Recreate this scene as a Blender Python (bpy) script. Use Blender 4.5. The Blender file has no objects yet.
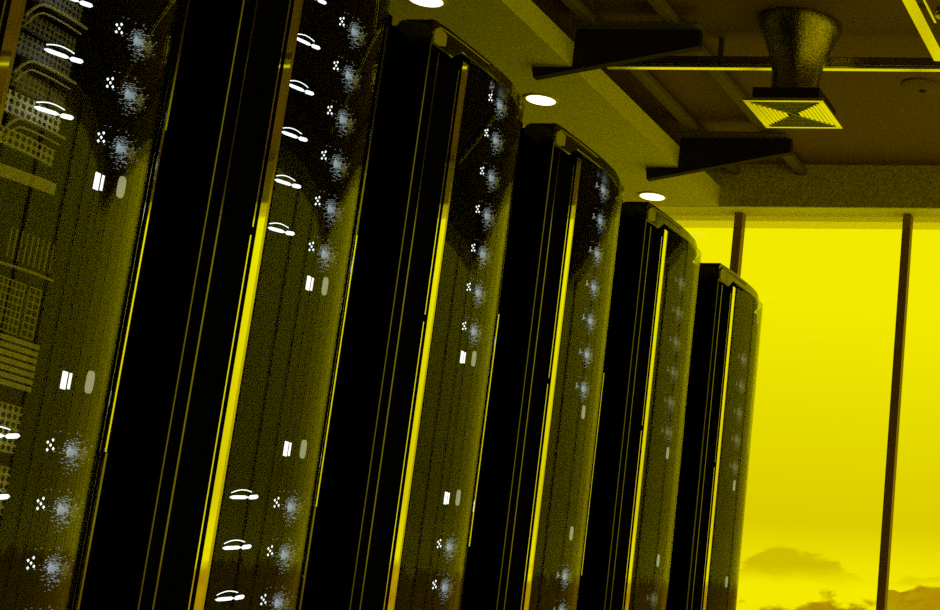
import bpy, math, random
from mathutils import Vector, Matrix, Euler

random.seed(7)
SC = bpy.context.scene
COL = SC.collection
EYE = 0.45            # height of the lens above the floor

# ------------------------------------------------------------------ materials
def new_mat(name):
    m = bpy.data.materials.new(name); m.use_nodes = True
    nt = m.node_tree; nt.nodes.clear()
    out = nt.nodes.new('ShaderNodeOutputMaterial')
    return m, nt, out

def principled(name, col, rough=.5, metal=0., spec=.5, speckle=None, bump=None, scale=120.):
    m, nt, out = new_mat(name)
    b = nt.nodes.new('ShaderNodeBsdfPrincipled')
    b.inputs['Base Color'].default_value = (*col, 1)
    b.inputs['Roughness'].default_value = rough
    b.inputs['Metallic'].default_value = metal
    b.inputs['Specular IOR Level'].default_value = spec
    nt.links.new(b.outputs[0], out.inputs[0])
    tc = nt.nodes.new('ShaderNodeTexCoord')
    if speckle is not None:
        n = nt.nodes.new('ShaderNodeTexNoise'); n.inputs['Scale'].default_value = scale
        n.inputs['Detail'].default_value = 3
        nt.links.new(tc.outputs['Object'], n.inputs['Vector'])
        r = nt.nodes.new('ShaderNodeValToRGB')
        r.color_ramp.elements[0].position = .32; r.color_ramp.elements[1].position = .68
        r.color_ramp.elements[0].color = (*[c*(1-speckle) for c in col], 1)
        r.color_ramp.elements[1].color = (*[min(1, c*(1+speckle)) for c in col], 1)
        nt.links.new(n.outputs['Fac'], r.inputs[0]); nt.links.new(r.outputs[0], b.inputs['Base Color'])
    if bump is not None:
        n = nt.nodes.new('ShaderNodeTexNoise'); n.inputs['Scale'].default_value = scale*1.3
        nt.links.new(tc.outputs['Object'], n.inputs['Vector'])
        bp = nt.nodes.new('ShaderNodeBump'); bp.inputs['Strength'].default_value = bump; bp.inputs['Distance'].default_value = .004
        nt.links.new(n.outputs['Fac'], bp.inputs['Height']); nt.links.new(bp.outputs[0], b.inputs['Normal'])
    return m

def emitter(name, col, strength):
    m, nt, out = new_mat(name)
    e = nt.nodes.new('ShaderNodeEmission')
    e.inputs[0].default_value = (*col, 1); e.inputs[1].default_value = strength
    nt.links.new(e.outputs[0], out.inputs[0])
    return m

def glass(name, tint, ior):
    """thin sheet: clear tinted transmission plus a mirror term that follows Fresnel on both sides"""
    m, nt, out = new_mat(name)
    geo = nt.nodes.new('ShaderNodeNewGeometry')
    mr = nt.nodes.new('ShaderNodeMapRange')
    mr.inputs['To Min'].default_value = ior; mr.inputs['To Max'].default_value = 1/ior
    nt.links.new(geo.outputs['Backfacing'], mr.inputs['Value'])
    fr = nt.nodes.new('ShaderNodeFresnel'); nt.links.new(mr.outputs[0], fr.inputs['IOR'])
    t = nt.nodes.new('ShaderNodeBsdfTransparent'); t.inputs[0].default_value = (*tint, 1)
    g = nt.nodes.new('ShaderNodeBsdfGlossy'); g.inputs['Roughness'].default_value = .0
    mx = nt.nodes.new('ShaderNodeMixShader')
    nt.links.new(fr.outputs[0], mx.inputs[0]); nt.links.new(t.outputs[0], mx.inputs[1]); nt.links.new(g.outputs[0], mx.inputs[2])
    nt.links.new(mx.outputs[0], out.inputs[0])
    return m

def perforated(name, col, pitch, r, dark=(.003, .003, .003)):
    """metal sheet with a regular grid of round holes, laid out in the sheet's own Y-Z plane"""
    m, nt, out = new_mat(name)
    tc = nt.nodes.new('ShaderNodeTexCoord')
    mp = nt.nodes.new('ShaderNodeVectorMath'); mp.operation = 'SCALE'; mp.inputs['Scale'].default_value = 1/pitch
    nt.links.new(tc.outputs['Object'], mp.inputs[0])
    fr = nt.nodes.new('ShaderNodeVectorMath'); fr.operation = 'FRACTION'; nt.links.new(mp.outputs[0], fr.inputs[0])
    sb = nt.nodes.new('ShaderNodeVectorMath'); sb.operation = 'SUBTRACT'; sb.inputs[1].default_value = (.5, .5, .5)
    nt.links.new(fr.outputs[0], sb.inputs[0])
    ml = nt.nodes.new('ShaderNodeVectorMath'); ml.operation = 'MULTIPLY'; ml.inputs[1].default_value = (0, 1, 1)
    nt.links.new(sb.outputs[0], ml.inputs[0])
    ln = nt.nodes.new('ShaderNodeVectorMath'); ln.operation = 'LENGTH'; nt.links.new(ml.outputs[0], ln.inputs[0])
    lt = nt.nodes.new('ShaderNodeMath'); lt.operation = 'LESS_THAN'; lt.inputs[1].default_value = r
    nt.links.new(ln.outputs['Value'], lt.inputs[0])
    mx = nt.nodes.new('ShaderNodeMix'); mx.data_type = 'RGBA'
    mx.inputs['A'].default_value = (*col, 1); mx.inputs['B'].default_value = (*dark, 1)
    nt.links.new(lt.outputs[0], mx.inputs['Factor'])
    b = nt.nodes.new('ShaderNodeBsdfPrincipled'); b.inputs['Roughness'].default_value = .45
    b.inputs['Specular IOR Level'].default_value = .2
    nt.links.new(mx.outputs['Result'], b.inputs['Base Color']); nt.links.new(b.outputs[0], out.inputs[0])
    return m

MT = dict(
    black=principled('matt_black_steel', (.0022, .002, .0016), .7, spec=.0, speckle=.5, scale=60),
    gloss=principled('gloss_black_plastic', (.006, .005, .003), .16, spec=.8),
    inner=principled('inner_black', (.0015, .0015, .0012), .8, spec=.0, speckle=.4, scale=80),
    gun=principled('gunmetal_trim', (.17, .17, .15), .12, metal=1.0),
    dimtrim=principled('dark_polished_trim', (.22, .21, .14), .1, metal=1.0),
    chrome=principled('polished_chrome', (.93, .93, .9), .03, metal=1.0),
    brass=principled('dull_satin_strip', (.62, .58, .46), .16, metal=1.0),
    satin=principled('satin_steel', (.93, .93, .9), .22, metal=1.0),
    grey=principled('grey_plastic', (.35, .34, .3), .5, spec=.3),
    glass=glass('smoked_glass', (.78, .78, .76), 1.285),
    pane=glass('window_glass', (.985, .985, .98), 1.12),
    soffit=principled('speckled_plaster_soffit', (.60, .575, .46), .9, spec=.1, speckle=.16, bump=.25, scale=75),
    reveal=principled('pale_window_reveal', (.88, .86, .7), .9, spec=.1, speckle=.08, bump=.2, scale=75),
    ceil=principled('brown_black_ceiling_paint', (.17, .10, .045), .85, spec=.15, speckle=.15, scale=60),
    header=principled('speckled_render', (.50, .43, .3), .9, spec=.2, speckle=.35, bump=.4, scale=95),
    beam=principled('dark_painted_steel', (.022, .012, .006), .7, spec=.12, speckle=.2, scale=40),
    rail=principled('dull_brown_rail', (.13, .10, .055), .7, spec=.2, speckle=.12, scale=60),
    mull=principled('bronze_mullion', (.25, .14, .035), .5, spec=.3, speckle=.15, scale=90),
    wall=principled('dark_room_wall', (.06, .055, .045), .9, spec=.05, speckle=.1, scale=20),
    floor=principled('dark_raised_floor', (.42, .40, .34), .6, spec=.2, speckle=.12, scale=8),
    white=principled('white_enamel', (.85, .84, .8), .25, spec=.6),
    duct=principled('brushed_dark_duct', (.30, .26, .18), .18, metal=1.0, speckle=.5, bump=.35, scale=150),
    blind=principled('pale_roller_blind', (.8, .78, .7), .9, spec=.05, speckle=.05),
    led_glint=emitter('white_led_and_glint', (.86, .97, 1.0), 2.6),
    bar=emitter('white_light_bar', (.93, .98, .92), 2.2),
    specks=emitter('led_glow_specks', (.55, .68, .72), .72),
    glow=emitter('led_core', (.62, .76, .85), .8),
    blur=emitter('pale_blur', (.5, .52, .28), .95),
    faintspecks=emitter('faint_glow_specks', (.40, .44, .22), .42),
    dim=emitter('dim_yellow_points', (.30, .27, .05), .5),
    lamp=emitter('downlight_glow', (1.0, .93, .5), 2.4),
    ring=principled('downlight_ring', (.7, .66, .4), .4, spec=.4),
    perf=perforated('perforated_faceplate', (.75, .70, .42), .0125, .36),
    perfd=perforated('fine_perforated_faceplate', (.20, .18, .11), .010, .33),
    plate=principled('faceplate_metal', (.75, .71, .45), .4, spec=.3, speckle=.1, scale=60),
    concrete=principled('hazy_concrete', (.55, .42, .2), .9, spec=.05, speckle=.1, scale=.2),
)
# back the roller blind with some translucency (daylight shows through cloth)
def make_blind():
    m, nt, out = new_mat('translucent_blind')
    d = nt.nodes.new('ShaderNodeBsdfDiffuse'); d.inputs[0].default_value = (.8, .78, .6, 1)
    t = nt.nodes.new('ShaderNodeBsdfTranslucent'); t.inputs[0].default_value = (.85, .82, .7, 1)
    tr = nt.nodes.new('ShaderNodeBsdfTransparent'); tr.inputs[0].default_value = (.9, .88, .8, 1)
    n = nt.nodes.new('ShaderNodeTexNoise'); n.inputs['Scale'].default_value = 90
    tc = nt.nodes.new('ShaderNodeTexCoord'); nt.links.new(tc.outputs['Object'], n.inputs['Vector'])
    mr = nt.nodes.new('ShaderNodeMapRange'); mr.inputs['To Min'].default_value = .70; mr.inputs['To Max'].default_value = .86
    nt.links.new(n.outputs['Fac'], mr.inputs['Value'])
    a = nt.nodes.new('ShaderNodeMixShader'); a.inputs[0].default_value = .6
    nt.links.new(d.outputs[0], a.inputs[1]); nt.links.new(t.outputs[0], a.inputs[2])
    b = nt.nodes.new('ShaderNodeMixShader'); nt.links.new(mr.outputs[0], b.inputs[0])
    nt.links.new(a.outputs[0], b.inputs[1]); nt.links.new(tr.outputs[0], b.inputs[2])
    nt.links.new(b.outputs[0], out.inputs[0])
    return m
MT['blind'] = make_blind()

# ------------------------------------------------------------------ mesh builder
class MB:
    def __init__(self): self.v = []; self.f = []; self.smooth = False
    def box(self, x0, x1, y0, y1, z0, z1):
        n = len(self.v)
        self.v += [(x0,y0,z0),(x1,y0,z0),(x1,y1,z0),(x0,y1,z0),(x0,y0,z1),(x1,y0,z1),(x1,y1,z1),(x0,y1,z1)]
        self.f += [tuple(n+i for i in q) for q in ((0,3,2,1),(4,5,6,7),(0,1,5,4),(1,2,6,5),(2,3,7,6),(3,0,4,7))]
        return self
    def loft(self, rings, cap=True, closed=True):
        n = len(self.v); k = len(rings[0])
        for r in rings: self.v += [tuple(p) for p in r]
        for i in range(len(rings)-1):
            for j in range(k if closed else k-1):
                a = n+i*k+j; b = n+i*k+(j+1) % k
                self.f.append((a, b, b+k, a+k))
        if cap:
            self.f.append(tuple(n+j for j in range(k))[::-1]); m = n+(len(rings)-1)*k
            self.f.append(tuple(m+j for j in range(k)))
        return self
    def prism(self, pts, axis, a, b):
        """outline pts extruded from a to b along axis x / y / z"""
        def P(p, t):
            return {'x': (t, p[0], p[1]), 'y': (p[0], t, p[1]), 'z': (p[0], p[1], t)}[axis]
        return self.loft([[P(p, a) for p in pts], [P(p, b) for p in pts]])
    def cyl(self, c, axis, r0, r1, h, n=24):
        rings = []
        for t, r in ((0, r0), (h, r1)):
            ring = []
            for i in range(n):
                a = 2*math.pi*i/n; u, w = r*math.cos(a), r*math.sin(a)
                ring.append({'z': (c[0]+u, c[1]+w, c[2]+t), 'x': (c[0]+t, c[1]+u, c[2]+w), 'y': (c[0]+u, c[1]+t, c[2]+w)}[axis])
            rings.append(ring)
        return self.loft(rings)
    def lathe(self, c, prof, n=40, cap=True):
        return self.loft([[(c[0]+r*math.cos(2*math.pi*i/n), c[1]+r*math.sin(2*math.pi*i/n), c[2]+z) for i in range(n)] for r, z in prof], cap)
    def dot(self, x, y, z, r, d=.002):
        """small faceted bead"""
        n = len(self.v)
        self.v += [(x+d,y,z),(x,y+r,z),(x,y,z+r),(x,y-r,z),(x,y,z-r),(x-d,y,z)]
        for i in range(4):
            a = n+1+i; b = n+1+(i+1) % 4
            self.f += [(n, a, b), (n+5, b, a)]
        return self
    def tube(self, pts, r, n=8):
        rings = []
        for i, p in enumerate(pts):
            p = Vector(p); q = Vector(pts[min(i+1, len(pts)-1)]); o = Vector(pts[max(i-1, 0)])
            t = (q-o).normalized(); u = t.cross(Vector((1, 0, .01))).normalized(); w = t.cross(u)
            rings.append([p+u*(r*math.cos(2*math.pi*j/n))+w*(r*math.sin(2*math.pi*j/n)) for j in range(n)])
        return self.loft(rings)
    def build(self, name, mat, parent=None, loc=None, smooth=False, bevel=0.):
        me = bpy.data.meshes.new(name); me.from_pydata([tuple(p) for p in self.v], [], self.f); me.update()
        import bmesh
        bm = bmesh.new(); bm.from_mesh(me); bmesh.ops.recalc_face_normals(bm, faces=bm.faces); bm.to_mesh(me); bm.free()
        if smooth:
            for p in me.polygons: p.use_smooth = True
            try: me.set_sharp_from_angle(angle=math.radians(35))
            except Exception: pass
        o = bpy.data.objects.new(name, me); COL.objects.link(o)
        me.materials.append(mat)
        if parent: o.parent = parent
        if loc: o.location = loc
        if bevel:
            b = o.modifiers.new('bevel', 'BEVEL'); b.width = bevel; b.segments = 2; b.limit_method = 'ANGLE'
        return o

def tag(o, label=None, cat=None, group=None, kind=None):
    if label: o['label'] = label
    if cat: o['category'] = cat
    if group: o['group'] = group
    if kind: o['kind'] = kind
    return o
def empty(name, loc):
    o = bpy.data.objects.new(name, None); COL.objects.link(o); o.location = loc; o.empty_display_size = .1
    return o
def copy_tree(o, parent=None):
    c = o.copy(); COL.objects.link(c)
    if parent: c.parent = parent
    for ch in [x for x in bpy.data.objects if x.parent == o]: copy_tree(ch, c)
    return c
Z = lambda z: z+EYE

# ------------------------------------------------------------------ the room
XL, XR, YB, YH, YW = -3.25, 1.5, -2.2, 7.53, 7.67
SOF, FAS, CEI = Z(2.40), Z(2.492), Z(2.60)
struct = lambda o: tag(o, kind='structure')
struct(MB().box(XL-.1, XR+.4, YB-.1, YW+.2, -.1, 0).build('floor', MT['floor']))
struct(MB().box(XL-.1, XR+.4, YB-.1, YW+.2, CEI, CEI+.12).build('ceiling', MT['ceil']))
struct(MB().box(XL, -2.656, YB, YH, SOF, FAS).build('trim_1', MT['soffit']))               # dropped plaster soffit over the racks
struct(MB().box(XL-.12, XL, YB-.1, YW+.2, 0, CEI).build('wall_left', MT['wall']))
struct(MB().box(XL, XR+.4, YB-.1, YB, 0, CEI).build('wall_back', MT['wall']))
hd = MB().box(XL, XR+.2, YH, YH+.012, SOF, CEI)
struct(hd.build('wall_front', MT['header']))
struct(MB().box(XL, XR+.2, YH+.012, YW+.08, SOF, SOF+.03).build('trim_2', MT['reveal']))      # window head reveal
struct(MB().box(XL, XR+.2, YH+.012, YW+.08, SOF+.03, CEI).build('trim_3', MT['header']))
struct(MB().box(XR, XR+.3, YB, YH, SOF, CEI).build('wall_right', MT['header']))
# glazing: front wall and right wall
MW = .037
def window(n, panes, muls, axis):
    r = tag(empty('window_%d' % n, (0, 0, 0)), kind='structure')
    for a, b in panes:
        if axis == 'x': MB().box(a, b, YW-.003, YW+.003, .06, SOF).build('pane', MT['pane'], r)
        else: MB().box(XR+.135, XR+.141, a, b, .06, SOF).build('pane', MT['pane'], r)
    for c in muls:
        if axis == 'x': MB().box(c-MW/2, c+MW/2, YW-.05, YW-.004, .0, SOF).build('mullion', MT['mull'], r)
        else: MB().box(XR+.11, XR+.134, c-.015, c+.015, .0, SOF).build('mullion', MT['mull'], r)
    if axis == 'x': MB().box(XL, XR+.13, YW-.05, YW+.02, 0, .06).build('sill', MT['mull'], r)
    else: MB().box(XR+.09, XR+.16, YB, YW-.06, 0, .06).build('sill', MT['mull'], r)
mx = [-2.592, -1.829, -1.029, -.266, .497, 1.37]
edges = [XL]+mx+[XR+.12]
window(1, [(edges[i], edges[i+1]) for i in range(len(edges)-1)], mx, 'x')
my = [YB+.3+.52*i for i in range(0, 20) if YB+.3+.52*i < YW-.15]
edges = [YB]+my+[YW-.06]
window(2, [(edges[i], edges[i+1]) for i in range(len(edges)-1)], my, 'y')
# rolled-down end of the blinds in the bays of the front glazing
bx = [XL]+mx+[XR+.1]
for i in range(len(bx)-1):
    if bx[i] > -1.5: break
    b = MB().box(bx[i]+.004, bx[i+1]-.004, YW-.0035-.012, YW-.0045-.006, Z(2.338), SOF-.001).build('roller_blind', MT['blind'])
    tag(b, ['pale lowered blind edge behind the racks, leftmost window bay',
            'pale blind edge across the top of the window bay between the two visible mullions',
            'pale blind edge at the top of the window bay right of the tall right mullion'][i], 'blind', 'blind edges at the window head')

# downlights in the soffit
for i, (y, lab) in enumerate(((5.325, 'round white ceiling downlight cut by the top edge of the photo'),
                              (6.22, 'round white downlight above the gap between third and fourth rack'),
                              (7.385, 'round white downlight nearest the window, above the fifth rack'))):
    c = (-2.90, y, SOF)
    r = tag(empty('downlight', c), lab, 'ceiling light', 'downlights in the soffit')
    MB().lathe((0, 0, 0), [(.058, -.0005), (.060, -.005), (.053, -.006), (.050, -.001)], 36).build('trim_ring', MT['ring'], r, smooth=True)
    MB().cyl((0, 0, -.0075), 'z', .048, .050, .004, 36).build('lamp', MT['lamp'], r)

# tapered cantilever brackets
def bracket(y, pts, lab):
    r = tag(empty('ceiling_bracket', (-2.5, y, Z(2.45))), lab, 'bracket', 'dark tapered brackets under the ceiling')
    P = [(x+2.5, z-2.45) for x, z in pts]
    MB().prism(P, 'y', 0, .03).build('web_plate', MT['beam'], r)
    a, b = P[1], P[2]
    MB().prism([a, b, (b[0], b[1]-.003), (a[0], a[1]-.003)], 'y', -.001, .031).build('lower_flange', MT['beam'], r)
    MB().box(-.15, .30, -.05, 0.03, pts[3][1]-2.45+.001, pts[3][1]-2.45+.012).build('upper_flange', MT['rail'], r)
bracket(5.90, [(-2.799, 2.399), (-2.790, 2.362), (-2.207, 2.486), (-2.207, 2.546), (-2.655, 2.546), (-2.655, 2.399)],
        'dark tapered bracket nearer the camera, above the third and fourth racks')
bracket(7.00, [(-2.790, 2.399), (-2.781, 2.350), (-2.191, 2.474), (-2.191, 2.532), (-2.655, 2.532), (-2.655, 2.399)],
        'dark tapered bracket farther away, just above the window head')
# long rails running down the room
for x, lab in ((-2.593, 'dull brown ceiling rail running beside the pale soffit edge'),
               (-2.292, 'dull brown ceiling rail running between soffit and air vent')):
    m = MB().box(x-.022, x+.022, YB+.02, YH-.001, Z(2.547), Z(2.58))
    o = m.build('ceiling_rail', MT['rail'], bevel=.006)
    tag(o, lab, 'rail', 'rails under the ceiling')

# cross pipe with bright lower lip
r = tag(empty('conduit', (-1.0, 6.1, Z(2.5))), 'thin bright-edged metal conduit crossing the dark ceiling behind the vent', 'conduit')
MB().box(-1.62, -.38, -.002, .024, -.017, -.008).build('lower_lip', MT['satin'], r, bevel=.001)
MB().box(-.379, 1.95, -.002, .024, -.021, -.011).build('lower_lip', MT['satin'], r, bevel=.001)
MB().box(-1.60, 1.95, -.012, .028, -.007, .026).build('trough', MT['duct'], r, bevel=.004)
for x in (-1.2, -.1, .9): MB().box(x-.01, x+.01, .0, .012, .027, .0995).build('hanger', MT['rail'], r)

# air vent
r = tag(empty('air_vent', (-1.866, 5.968, Z(2.25))), 'dark trumpet-shaped duct with square white louvred diffuser below the ceiling', 'air vent')
MB().lathe((0, -.01, 0), [(.084, .062), (.0835, .10), (.086, .15), (.092, .185), (.102, .22), (.118, .265), (.138, .31), (.148, .335), (.148, .3495)], 56).build('duct', MT['duct'], r, smooth=True)
MB().box(-.119, .119, -.112, .112, .012, .062).build('plenum_box', MT['beam'], r, bevel=.002)
S = .141
d = MB()
for a, b, c2, e in ((-S, S, -S, -S+.016), (-S, S, S-.016, S), (-S, -S+.020, -S+.016, S-.016), (S-.020, S, -S+.016, S-.016)):
    d.box(a, b, c2, e, 0, .011)
fr = d.build('diffuser_frame', MT['satin'], r, bevel=.0015)
MB().box(-S+.018, S-.018, -S+.014, S-.014, .009, .0118).build('back_plate', MT['inner'], r)
# four triangular banks of blades meeting at the diagonals
def vane(sx, sy, k, n=7):
    """one blade of a triangular bank; (sx, sy) points outward"""
    t = .026+.088*k/(n-1) if False else .018+.1*(k+.3)/n
    w = t*.96
    m = MB(); th = .005 if sx == 0 else .0122
    if sy:  m.prism([(sy*t, .001), (sy*(t+th), .001), (sy*(t+th*.6), .008), (sy*(t+th*.3), .008)], 'x', -w, w)
    else:   m.prism([(sx*t, .0005), (sx*(t+th), .0005), (sx*(t+th*.8), .008), (sx*(t+th*.3), .008)], 'y', -w, w)
    return m
for sx, sy in ((1, 0), (-1, 0), (0, 1), (0, -1)):
    for k in range(7):
        vane(sx, sy, k).build('blade', MT['satin'] if sx else MT['grey'], r)
for s in (1, -1):
    MB().tube([(-.118, -.118*s, .001), (.118, .118*s, .001)], .0022, 6).build('diagonal_rib', MT['white'], r)

# slim strip luminaire on the right
r = tag(empty('strip_light', (-1.29, 4.4, Z(2.35))), 'long slim bright strip fitting hanging at the top right corner', 'strip light')
MB().box(-.021, .022, -1.6, 1.30, 0, .03).build('housing', MT['satin'], r, bevel=.002)
MB().box(.040, .048, -1.6, 1.0, .012, .03).build('side_rail', MT['satin'], r)
for y in (-1.0, 0.9):
    MB().box(-.003, .003, y, y+.02, .03, .2495).build('hanger', MT['rail'], r)
    MB().box(.02, .044, y, y+.02, .031, .036).build('bridge', MT['rail'], r)
r = tag(empty('spotlight', (-1.205, 5.33, Z(2.36))), 'small rounded metal lamp head beside the strip at the right edge', 'spotlight')
MB().lathe((0, 0, 0), [(.010, -.012), (.026, -.008), (.031, .004), (.026, .022), (.012, .03)], 28).build('lamp_head', MT['duct'], r, smooth=True)
MB().cyl((0, 0, .03), 'z', .004, .004, .2095, 10).build('stem', MT['rail'], r)
# shallow round disc on the ceiling
r = tag(empty('smoke_detector', (-1.553, 6.555, CEI)), 'faint brown round disc on the ceiling below the conduit', 'detector')
MB().lathe((0, 0, 0), [(.078, -.0005), (.077, -.006), (.062, -.011), (.02, -.012)], 40).build('housing', MT['ceil'], r, smooth=True)
MB().cyl((.0, .03, -.0165), 'z', .012, .014, .0045, 20).build('sensor', MT['beam'], r)

# ------------------------------------------------------------------ racks
PITCH, Y0, RX = .675, 2.385, -2.5
def rack_y(k): return Y0+PITCH*(k-1)
# plan of the front hood: s along the row, x outward
def hood_x(s):
    pts = [(0, -2.007), (.06, -2.000), (.14, -1.996), (.25, -1.992), (.33, -1.993), (.39, -1.998), (.44, -2.008), (.49, -2.022), (.53, -2.040), (.565, -2.062), (.59, -2.084)]
    for (a, xa), (b, xb) in zip(pts, pts[1:]):
        if s <= b+1e-9: return xa+(xb-xa)*(s-a)/(b-a)
    return pts[-1][1]
# plan of the curved glass: direction angle along s, integrated
def glass_plan(n=46, s0=.192, s1=.520):
    ang = [(.18, 14), (.25, 11.5), (.30, 9), (.34, 5), (.38, -2), (.425, -11), (.457, -20), (.487, -33), (.53, -50)]
    x = -2.011; out = []; s = s0; ds = (s1-s0)/n
    for i in range(n+1):
        out.append((x, s))
        for (a, xa), (b, xb) in zip(ang, ang[1:]):
            if a <= s <= b+1e-6: f = xa+(xb-xa)*(s-a)/(b-a)
        x += math.tan(math.radians(f))*ds; s += ds
    return out
LX = lambda x: x-RX
LY = lambda s: s-.33
TOP = 1.636

def make_rack():
    r = empty('server_rack', (RX, rack_y(1)+.33, 0))
    # cabinet: hollow box behind the front
    xb, xf, y0, y1, zt = LX(-3.06), LX(-2.092), LY(.006), LY(.666), Z(1.612)
    c = MB()
    c.box(xb, xf, y0, y0+.012, 0.0, zt); c.box(xb, xf, y1-.012, y1, 0.0, zt)
    c.box(xb, xb+.012, y0+.012, y1-.012, 0, zt)
    c.box(xb+.012, xf, y0+.012, y1-.012, zt-.012, zt); c.box(xb+.012, xf, y0+.012, y1-.012, 0.0, .08)
    c.build('cabinet', MT['black'], r, bevel=.002)
    # front frame: near post, hood, far post, bottom sill, corner reflection plate
    N = 30
    def sweep(s0, s1, z0, z1, xin, n=N):
        ring = []
        ss = [-.005, -.0035, -.001, .002, .009, .018]+[.03+(s1-.03)*i/n for i in range(n+1)]
        rr = .014
        m = MB()
        rings = []
        for s in ss:
            x = hood_x(s); zt_ = z1
            if s < .009: zt_ = z1-.014+math.sqrt(max(0, .014**2-(.009-s)**2))
            zb = z0 if s > .12 else z0-.028*min(1, (.12-s)/.03)
            prof = [(xin, zb), (x-.003, zb), (x, zb+.003), (x, zt_-.004), (x-.004, zt_), (xin+rr, zt_), (xin+rr*.3, zt_-rr*.3), (xin, zt_-rr)]
            rings.append([(LX(px), LY(s), pz) for px, pz in prof])
        return m.loft(rings)
    sweep(0, .59, Z(1.603), Z(TOP), -2.09).build('hood', MT['gloss'], r, smooth=True)
    m = MB(); m.box(LX(-2.09), LX(-2.0075), LY(-.003), LY(.034), .02, Z(1.5745))
    m.build('near_post', MT['black'], r, bevel=.0015)
    # pale plate standing for the reflection inside the arch at the hood's near end
    fan = [(-.001, 1.578), (-.004, 1.600), (.002, 1.612), (.018, 1.619), (.040, 1.6185), (.058, 1.614), (.072, 1.605), (.080, 1.592), (.050, 1.588), (.022, 1.578)]
    MB().prism([(LY(s), Z(z)) for s, z in fan], 'x', LX(-2.03), LX(-2.001)).build('corner_reflection', MT['grey'], r, smooth=True)
    # thin rounded trim following post and hood
    arc = [(LX(-2.0085), LY(-.0015), Z(z)) for z in (-.40, .55)]
    arc += [(LX(-2.0085), LY(-.0015), Z(1.585))]+[(LX(hood_x(-.0015+.03*(1-math.cos(a)))+.001), LY(-.0015+.03*(1-math.cos(a))), Z(1.592+.031*math.sin(a))) for a in [math.pi/2*i/8 for i in range(1, 9)]]
    arc += [(LX(hood_x(s)+.002), LY(s), Z(1.623)) for s in (.08, .14, .2, .24)]
    MB().tube(arc, .0028, 8).build('edge_trim', MT['gun'], r, smooth=True)
    # second fine line on the post
    MB().box(LX(-2.006), LX(-2.0035), LY(.0300), LY(.0345), .03, Z(1.565)).build('post_trim', MT['gun'], r)
    # door: flat dark stile, bright strips, curved glass
    m = MB().box(LX(-2.05), LX(-2.012), LY(.035), LY(.140), .03, Z(1.569)); m.build('door_stile', MT['black'], r, bevel=.002)
    MB().box(LX(-2.012), LX(-2.0085), LY(.137), LY(.1405), .03, Z(.955)).build('thin_trim', MT['chrome'], r)
    MB().box(LX(-2.012), LX(-2.0085), LY(.1385), LY(.142), Z(.972), Z(1.565)).build('thin_trim', MT['chrome'], r)
    MB().box(LX(-2.03), LX(-2.0055), LY(.1485), LY(.169), .03, Z(1.592)).build('chrome_strip', MT['chrome'], r)
    MB().box(LX(-2.03), LX(-2.0075), LY(.1715), LY(.180), .03, Z(1.594)).build('chrome_strip', MT['brass'], r)
    gp = glass_plan()
    inn = []
    for i, (x, s) in enumerate(gp):
        a = gp[max(i-1, 0)]; b = gp[min(i+1, len(gp)-1)]
        t = Vector((b[0]-a[0], b[1]-a[1])).normalized(); inn.append((x-t.y*.004, s+t.x*.004))
    rings = [[(LX(o[0]), LY(o[1]), .035), (LX(o[0]), LY(o[1]), Z(1.600)), (LX(i_[0]), LY(i_[1]), Z(1.600)), (LX(i_[0]), LY(i_[1]), .035)] for o, i_ in zip(gp, inn)]
    MB().loft(rings).build('glass_door', MT['glass'], r, smooth=True)
    # far post, trim and pull handle
    MB().box(LX(-2.09), LX(-2.056), LY(.528), LY(.592), .02, Z(1.6025)).build('far_post', MT['black'], r, bevel=.002)
    x, s = gp[-6]
    MB().tube([(LX(-2.034), LY(.532), Z(z)) for z in (-.4, .3, .9, 1.55)], .0042, 8).build('far_edge_trim', MT['dimtrim'], r, smooth=True)
    ph = MB().box(LX(-2.026), LX(-2.015), LY(.500), LY(.516), Z(.49), Z(1.065)).build('pull_handle', MT['black'], r, bevel=.003)
    MB().box(LX(-2.0148), LX(-2.0128), LY(.5), LY(.504), Z(.49), Z(1.065)).build('handle_trim', MT['chrome'], ph)
    # bottom
    MB().box(LX(-2.09), LX(-2.02), LY(.035), LY(.59), 0.0, .029).build('plinth', MT['black'], r)
    return r
r1 = make_rack()
racks = [r1]+[copy_tree(r1) for _ in range(5)]
where = ['first black server rack, cut by the left edge of the photo',
         'second black server rack from the left, its top above the frame, white handle glints inside',
         'third black server rack, tallest one whose rounded top shows against the soffit',
         'fourth black server rack, top just below and right of the middle downlight',
         'fifth black server rack, its top under the downlight nearest the window',
         'sixth and farthest black server rack, standing against the bright window']
for k, r in enumerate(racks):
    r.location = (RX, rack_y(k+1)+.33, 0)
    if k == 0:      # the nearest rack's door is slightly wider
        for c in bpy.data.objects:
            if c.parent == r:
                n = c.name.split('.')[0]
                if n == 'glass_door': c.scale.y = 1.143; c.location.y = .003
                if n in ('pull_handle', 'far_edge_trim'): c.location.y = .028
                if n in ('chrome_strip', 'thin_trim'): c.location.y = -.022
    tag(r, where[k], 'server rack', 'row of black server racks with curved glass doors')

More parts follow.
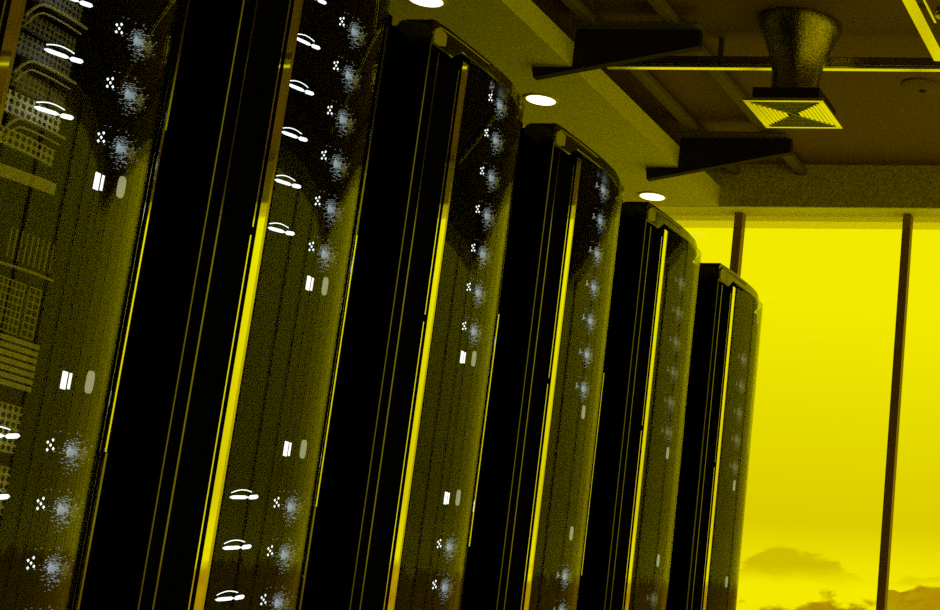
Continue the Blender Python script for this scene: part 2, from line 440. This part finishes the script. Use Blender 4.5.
# ------------------------------------------------------------------ servers in the racks
LED_Z = [1.589, 1.497, 1.399, 1.301, 1.203, 1.105, 1.008, .485, .390, .295, .200]
BAR_Z = [.934, .594]
def xs_drift(z): return .035*(1.2-z)
PX0 = LX(-2.06)      # faceplate
def body(h, z0=None):
    return MB().box(LX(-2.85), PX0-.003, LY(.045), LY(.52), -h/2, h/2)
def faceplate(h):
    m = MB(); ring = []
    out = [(PX0-.002, .06), (PX0, .062), (PX0+.003, .2), (PX0+.002, .40), (PX0-.001, .51), (PX0-.004, .512), (PX0-.004, .06)]
    return m.prism([(x, LY(s)) for x, s in out], 'z', -h/2, h/2)
def flower():
    m = MB(); x = LX(-2.043)
    for dy, dz in ((-.007, .004), (.004, .0095), (-.005, -.008), (.008, -.004), (.0005, .0005)):
        m.dot(x, LY(.385)+dy, dz, .0030)
    return m
def scatter(n, sg, rmin, rmax, cy, seed, bias=.35):
    rnd = random.Random(seed); m = MB(); x = LX(-2.043)
    for _ in range(n):
        a = rnd.uniform(0, 2*math.pi); d = abs(rnd.gauss(0, sg))
        m.dot(x+rnd.uniform(-.001, .001), LY(cy)+math.cos(a)*d+bias*sg*rnd.random()*2, math.sin(a)*d*1.05-bias*sg*.4, rnd.uniform(rmin, rmax))
    return m
def handle_streak():  # glint of light off a handle, built as glowing capsules
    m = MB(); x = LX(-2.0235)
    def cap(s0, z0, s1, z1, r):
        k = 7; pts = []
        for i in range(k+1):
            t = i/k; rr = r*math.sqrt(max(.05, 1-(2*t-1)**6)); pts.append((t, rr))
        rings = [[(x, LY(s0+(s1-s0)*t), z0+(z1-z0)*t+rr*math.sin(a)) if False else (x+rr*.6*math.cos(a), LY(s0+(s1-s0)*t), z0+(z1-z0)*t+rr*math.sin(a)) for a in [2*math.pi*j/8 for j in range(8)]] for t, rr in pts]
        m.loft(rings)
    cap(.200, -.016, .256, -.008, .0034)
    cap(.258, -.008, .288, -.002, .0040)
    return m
def top_arc():  # thin upper arc of the handle glint, also made to glow
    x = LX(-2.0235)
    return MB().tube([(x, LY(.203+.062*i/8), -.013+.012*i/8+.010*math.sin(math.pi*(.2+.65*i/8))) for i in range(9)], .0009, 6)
def socket_plate(m0, m1, z): return None

def make_led_server(kind):
    r = empty('server_unit', (0, 0, 0))
    body(.088).build('chassis', MT['inner'], r)
    fp = faceplate(.09).build('faceplate', MT['inner'], r)
    root = r
    r = MB().box(PX0+.004, LX(-2.0455), LY(.355), LY(.45), -.022, .022).build('lamp_panel', MT['inner'], root)
    if kind == 'handle':
        a = handle_streak().build('handle_glint', MT['led_glint'], r, smooth=True); a['label'] = 'white glint on a handle, built as a glowing bar'
        top_arc().build('glint_arc', MT['led_glint'], r)
    if kind not in ('far', 'faint'):
        f = flower().build('led_cluster', MT['led_glint'], r)
    else:
        f = scatter(10, .007, .0012, .0024, .385, 3).build('led_cluster', MT['specks' if kind == 'far' else 'faintspecks'], r)
    f['label'] = 'small white clustered LEDs'
    g = scatter(300, .0165, .0003, .0008, .432, 5).build('led_haze', MT['specks' if kind != 'faint' else 'faintspecks'], r); g['kind'] = 'stuff'  # soft glow around the LEDs, built from tiny glowing dots
    h = scatter(60, .0048, .0006, .0013, .430, 9, .1).build('led_core', MT['glow' if kind != 'faint' else 'faintspecks'], r); h['kind'] = 'stuff'
    d = scatter(160, .011, .0003, .0008, .462, 11, .1).build('yellow_haze', MT['dim'], r); d['kind'] = 'stuff'  # yellowish blur next to the LEDs, built from dim glowing dots
    return root
def make_bar_server(full=True):
    r = empty('power_unit', (0, 0, 0))
    body(.052).build('chassis', MT['inner'], r); faceplate(.054).build('faceplate', MT['inner'], r)
    x = LX(-2.043)
    if full:
        MB().box(x-.002, x, LY(.388), LY(.3985), -.0145, .0145).build('bar_light', MT['bar'], r)
        MB().box(x-.002, x, LY(.4045), LY(.4085), -.012, .0145).build('bar_light', MT['bar'], r)
    m = MB(); y, n = LY(.460), 12
    y -= .005
    pts = [(y+.0085*math.copysign(abs(math.cos(a))**.6, math.cos(a)), .010+.019*math.copysign(abs(math.sin(a))**.6, math.sin(a))) for a in [2*math.pi*i/20 for i in range(20)]]
    m.prism(pts, 'x', x-.003, x-.0005)
    m.build('pale_blur', MT['blur'], r)  # pale blur of light, built as a small glowing plate
    return r
protoH = make_led_server('handle'); protoN = make_led_server('near'); protoF = make_led_server('far'); protoG = make_led_server('faint')
protoB = make_bar_server(True); protoD = make_bar_server(False)
used = set()
def take(p):
    if p.name in used: return copy_tree(p)
    used.add(p.name); return p
ordw = ['first', 'second', 'third', 'fourth', 'fifth', 'sixth']
from_top = {0: [1.203, 1.105, 1.008, .485, .390, .295, .2], 1: [1.497, 1.399, 1.301, 1.203, 1.105, 1.008, .485, .390, .295],
            2: LED_Z[:10], 3: LED_Z[:9], 4: LED_Z[1:9], 5: LED_Z[2:8]}
for k in range(6):
    zs = from_top[k]
    up = [z for z in zs if z > .9]; dn = [z for z in zs if z < .55]
    for z in zs:
        p = protoH if k < 2 else (protoN if k == 2 else protoF if k == 3 else protoG)
        u = take(p); u.location = (RX, rack_y(k+1)+.33+xs_drift(z)+.005+(.026 if k == 0 else 0), Z(z))
        if z > .9: i = up.index(z); part = 'above its upper bar light'; n = len(up)-i; w = ordw[n-1] if n <= 6 else 'topmost'
        else: i = dn.index(z); part = 'below its lower bar light'; w = ordw[i]
        tag(u, 'white-lit server in the %s rack, %s %s' % (ordw[k], w, part), 'server', 'servers in the %s rack' % ordw[k])
    for z in BAR_Z:
        u = take(protoB if k < 3 else protoD); u.location = (RX, rack_y(k+1)+.33+xs_drift(z)+.005+(.026 if k == 0 else 0), Z(z))
        tag(u, '%s in the %s rack, %s of two' % ('upright white bar lights on narrow unit' if k < 3 else 'pale blur of light on narrow unit', ordw[k], 'upper' if z > .7 else 'lower'),
            'power unit', 'units with upright lamps')

# first rack: pale perforated and louvred fronts seen at the photo's left edge
y1 = rack_y(1)+.33
def unit(name, z, lab, cat='server module'):
    return tag(empty(name, (RX, y1, Z(z))), lab, cat, 'pale fronted modules in the first rack')
XF = LX(-2.050)
def curved_lip(z, s0, s1, r, drop=.03):
    n = 14; pts = []
    for i in range(n+1):
        t = i/n; s = s0+(s1-s0)*t
        pts.append((XF+.004+.006*math.sin(math.pi*t), LY(s), z-drop*max(0, 1-t*4)**2+.004*t))
    return MB().tube(pts, r, 8)
for j, z in enumerate((1.16, 1.062, .965)):
    r = unit('blade_module', z, 'dark perforated blade front with curved yellow-edged lips, %s of three at upper left' % ['topmost', 'middle', 'lowest'][j])
    MB().prism([(XF-.010, LY(.20)), (XF-.001, LY(.21)), (XF+.003, LY(.27)), (XF, LY(.335)), (XF-.010, LY(.335))], 'z', .012, .048).build('mesh_front', MT['perf'] if j == 2 else MT['perfd'], r)
    MB().prism([(XF-.010, LY(.20)), (XF-.001, LY(.21)), (XF+.003, LY(.27)), (XF, LY(.335)), (XF-.010, LY(.335))], 'z', -.040, -.012).build('mesh_front', MT['perf'] if j == 2 else MT['perfd'], r)
    curved_lip(.008, .212, .345, .0024).build('upper_lip', MT['plate'], r, smooth=True)
    curved_lip(-.006, .216, .335, .0016).build('lower_lip', MT['plate'], r, smooth=True)
r = unit('cable_bracket', .885, 'pale curved strip crossing the first rack below its perforated blades', 'bracket')
m = MB(); 
rings = []
for i in range(9):
    t = i/8; s = .2+.15*t; x = XF+.003*math.sin(math.pi*t); zc = -.004+.010*t
    rings.append([(x, LY(s), zc-.010), (x+.002, LY(s), zc-.010), (x+.002, LY(s), zc+.010), (x, LY(s), zc+.010)])
m.loft(rings).build('strip', MT['plate'], r)
r = unit('disk_shelf', .745, 'module with vertical slits and two pale wire grids, halfway down the first rack')
m = MB()
for i in range(9): m.box(XF, XF+.002, LY(.275+.012*i), LY(.2765+.012*i), .01, .06)
m.build('slit_front', MT['plate'], r)
curved_lip(-.004, .24, .38, .0024, .0).build('lip', MT['plate'], r, smooth=True)
for a, b in ((.27, .327), (.338, .364)):
    m = MB(); n = int((b-a)/.0095)
    for i in range(n+1): m.box(XF, XF+.002, LY(a+(b-a)*i/n)-.0007, LY(a+(b-a)*i/n)+.0007, -.103, -.022)
    for i in range(8): m.box(XF+.0005, XF+.0025, LY(a), LY(b), -.103+.0115*i, -.1015+.0115*i)
    m.build('wire_grid', MT['plate'], r)
r = unit('louvre_module', .592, 'module with seven pale horizontal louvres low in the first rack')
for i in range(7): MB().box(XF, XF+.004, LY(.29), LY(.380), -.032+.0115*i, -.0245+.0115*i).build('louvre', MT['plate'], r)
for z, w in ((.497, 'upper'), (.40, 'lower')):
    r = unit('perforated_module', z, 'small pale perforated plate beside a white handle glint, %s of two at lower left' % w)
    MB().box(XF-.008, XF, LY(.30), LY(.378), -.038, .038).build('mesh_front', MT['perf'], r, bevel=.003)

# ------------------------------------------------------------------ outside
MB().box(-47.85, -46.6, 200, 203, -30, 18.62+EYE).build('tower', MT['concrete'])
tag(bpy.data.objects['tower'], 'hazy tan tower top beyond the window, right of the mullion at the bottom', 'building')

# ------------------------------------------------------------------ sky
w = bpy.data.worlds.new('evening_sky'); SC.world = w; w.use_nodes = True
nt = w.node_tree; nt.nodes.clear(); L = nt.links.new
def N(t, **k):
    n = nt.nodes.new(t)
    for a, b in k.items(): setattr(n, a, b)
    return n
def math_(op, a, b=None, clamp=False):
    n = N('ShaderNodeMath', operation=op, use_clamp=clamp)
    for i, q in enumerate((a, b)):
        if q is None: continue
        if isinstance(q, (int, float)): n.inputs[i].default_value = q
        else: L(q, n.inputs[i])
    return n.outputs[0]
tc = N('ShaderNodeTexCoord'); sp = N('ShaderNodeSeparateXYZ'); L(tc.outputs['Generated'], sp.inputs[0])
az = math_('ARCTAN2', sp.outputs[0], sp.outputs[1])
hz = math_('SQRT', math_('ADD', math_('MULTIPLY', sp.outputs[0], sp.outputs[0]), math_('MULTIPLY', sp.outputs[1], sp.outputs[1])))
el = math_('ARCTAN2', sp.outputs[2], hz)
cmb = N('ShaderNodeCombineXYZ'); L(math_('MULTIPLY', az, 1.0), cmb.inputs[0]); L(math_('MULTIPLY', el, 2.2), cmb.inputs[1])
def noise(scale, detail, off):
    v = N('ShaderNodeVectorMath', operation='ADD'); L(cmb.outputs[0], v.inputs[0]); v.inputs[1].default_value = off
    n = N('ShaderNodeTexNoise'); n.inputs['Scale'].default_value = scale; n.inputs['Detail'].default_value = detail; n.inputs['Roughness'].default_value = .6
    L(v.outputs[0], n.inputs['Vector']); return n.outputs['Fac']
def ramp(x, stops):
    r = N('ShaderNodeValToRGB'); e = r.color_ramp.elements
    e[0].position, e[0].color = stops[0][0], (*stops[0][1], 1); e[1].position, e[1].color = stops[-1][0], (*stops[-1][1], 1)
    for p, c in stops[1:-1]:
        q = e.new(p); q.color = (*c, 1)
    L(x, r.inputs[0]); return r.outputs[0]
def mixc(f, a, b):
    m = N('ShaderNodeMix', data_type='RGBA'); L(f, m.inputs['Factor'])
    for s, q in (('A', a), ('B', b)):
        if isinstance(q, tuple): m.inputs[s].default_value = (*q, 1)
        else: L(q, m.inputs[s])
    return m.outputs['Result']
def smooth(x, a, b):
    m = N('ShaderNodeMapRange', interpolation_type='SMOOTHSTEP'); L(x, m.inputs['Value'])
    m.inputs['From Min'].default_value = a; m.inputs['From Max'].default_value = b
    return m.outputs[0]
base = ramp(el, [(0.0, (.80, .60, 0)), (.088, (.95, .86, 0)), (.104, (.88, .78, 0)), (.125, (.74, .62, 0)), (.17, (.80, .71, 0)), (.24, (.92, .85, 0)), (1.0, (.93, .87, 0))])
def bump(c, w, h):
    q = math_('DIVIDE', math_('SUBTRACT', az, c), w)
    return math_('MULTIPLY', math_('EXPONENT', math_('MULTIPLY', math_('MULTIPLY', q, q), -1.0)), h)
# hazy cloud bank with a rounded crest, then darker cloud tops low down
n1 = noise(26, 6, (3.1, 1.7, 0)); n3 = noise(60, 4, (5.1, 2.2, 0))
r1_ = math_('ADD', math_('ADD', .0795, math_('MULTIPLY', n1, .034)), math_('ADD', bump(-.291, .016, .014), bump(-.268, .018, .006)))
d1 = math_('SUBTRACT', r1_, el)
veil = math_('MULTIPLY', smooth(d1, -.001, .003), smooth(math_('ADD', el, math_('MULTIPLY', n3, .01)), .096, .108))
c = mixc(math_('MULTIPLY', veil, .8), base, (.60, .46, 0))
n2 = noise(38, 6, (8.2, 4.4, 0))
r2_ = math_('ADD', math_('ADD', .063, math_('MULTIPLY', n2, .034)), math_('ADD', bump(-.264, .008, .009), math_('MULTIPLY', smooth(az, -.240, -.215), .012)))
d2 = math_('SUBTRACT', r2_, el)
c = mixc(math_('MULTIPLY', smooth(d2, -.001, .004), math_('ADD', .55, math_('MULTIPLY', n3, .6)), ), c, (.36, .17, 0))
low = smooth(el, .06, -.02)  # bright sky below the horizon, added to light the ceiling and undersides
c = mixc(low, c, (.84, .74, 0))
bg = N('ShaderNodeBackground'); L(c, bg.inputs[0]); bg.inputs[1].default_value = 1.0
out = N('ShaderNodeOutputWorld'); L(bg.outputs[0], out.inputs[0])
# window portals steer sky sampling into the room
def portal(loc, rot, sx, sy):
    l = bpy.data.lights.new('window_portal', 'AREA'); l.shape = 'RECTANGLE'; l.size = sx; l.size_y = sy
    l.cycles.is_portal = True
    o = bpy.data.objects.new('window_portal', l); COL.objects.link(o); o.location = loc; o.rotation_euler = rot
portal(((XL+XR)/2, YW+.06, SOF/2), (math.radians(-90), 0, 0), XR-XL, SOF)
portal((XR+.2, (YB+YH)/2, SOF/2), (0, math.radians(90), 0), SOF, YH-YB)

# ------------------------------------------------------------------ camera
F, PX, PY = 1760., 1310., 305.
th = math.atan((764-305)/F); roll = math.radians(.45)
cam = bpy.data.cameras.new('camera'); co = bpy.data.objects.new('camera', cam); COL.objects.link(co)
cam.sensor_width = 36; cam.lens = F*36/940
cam.shift_x = -(PX-470)/940
co.matrix_world = Matrix.Translation((0, 0, EYE)) @ Matrix.Rotation(math.pi/2+th, 4, 'X') @ Matrix.Rotation(roll, 4, 'Z')
cam.clip_start = .05; cam.clip_end = 1000
SC.camera = co

SC.view_settings.view_transform = 'Standard'; SC.view_settings.look = 'None'
SC.view_settings.exposure = 0; SC.view_settings.gamma = 1; SC.view_settings.use_curve_mapping = False
SC.cycles.use_denoising = False
SC.cycles.max_bounces = 10; SC.cycles.transparent_max_bounces = 24; SC.cycles.glossy_bounces = 6
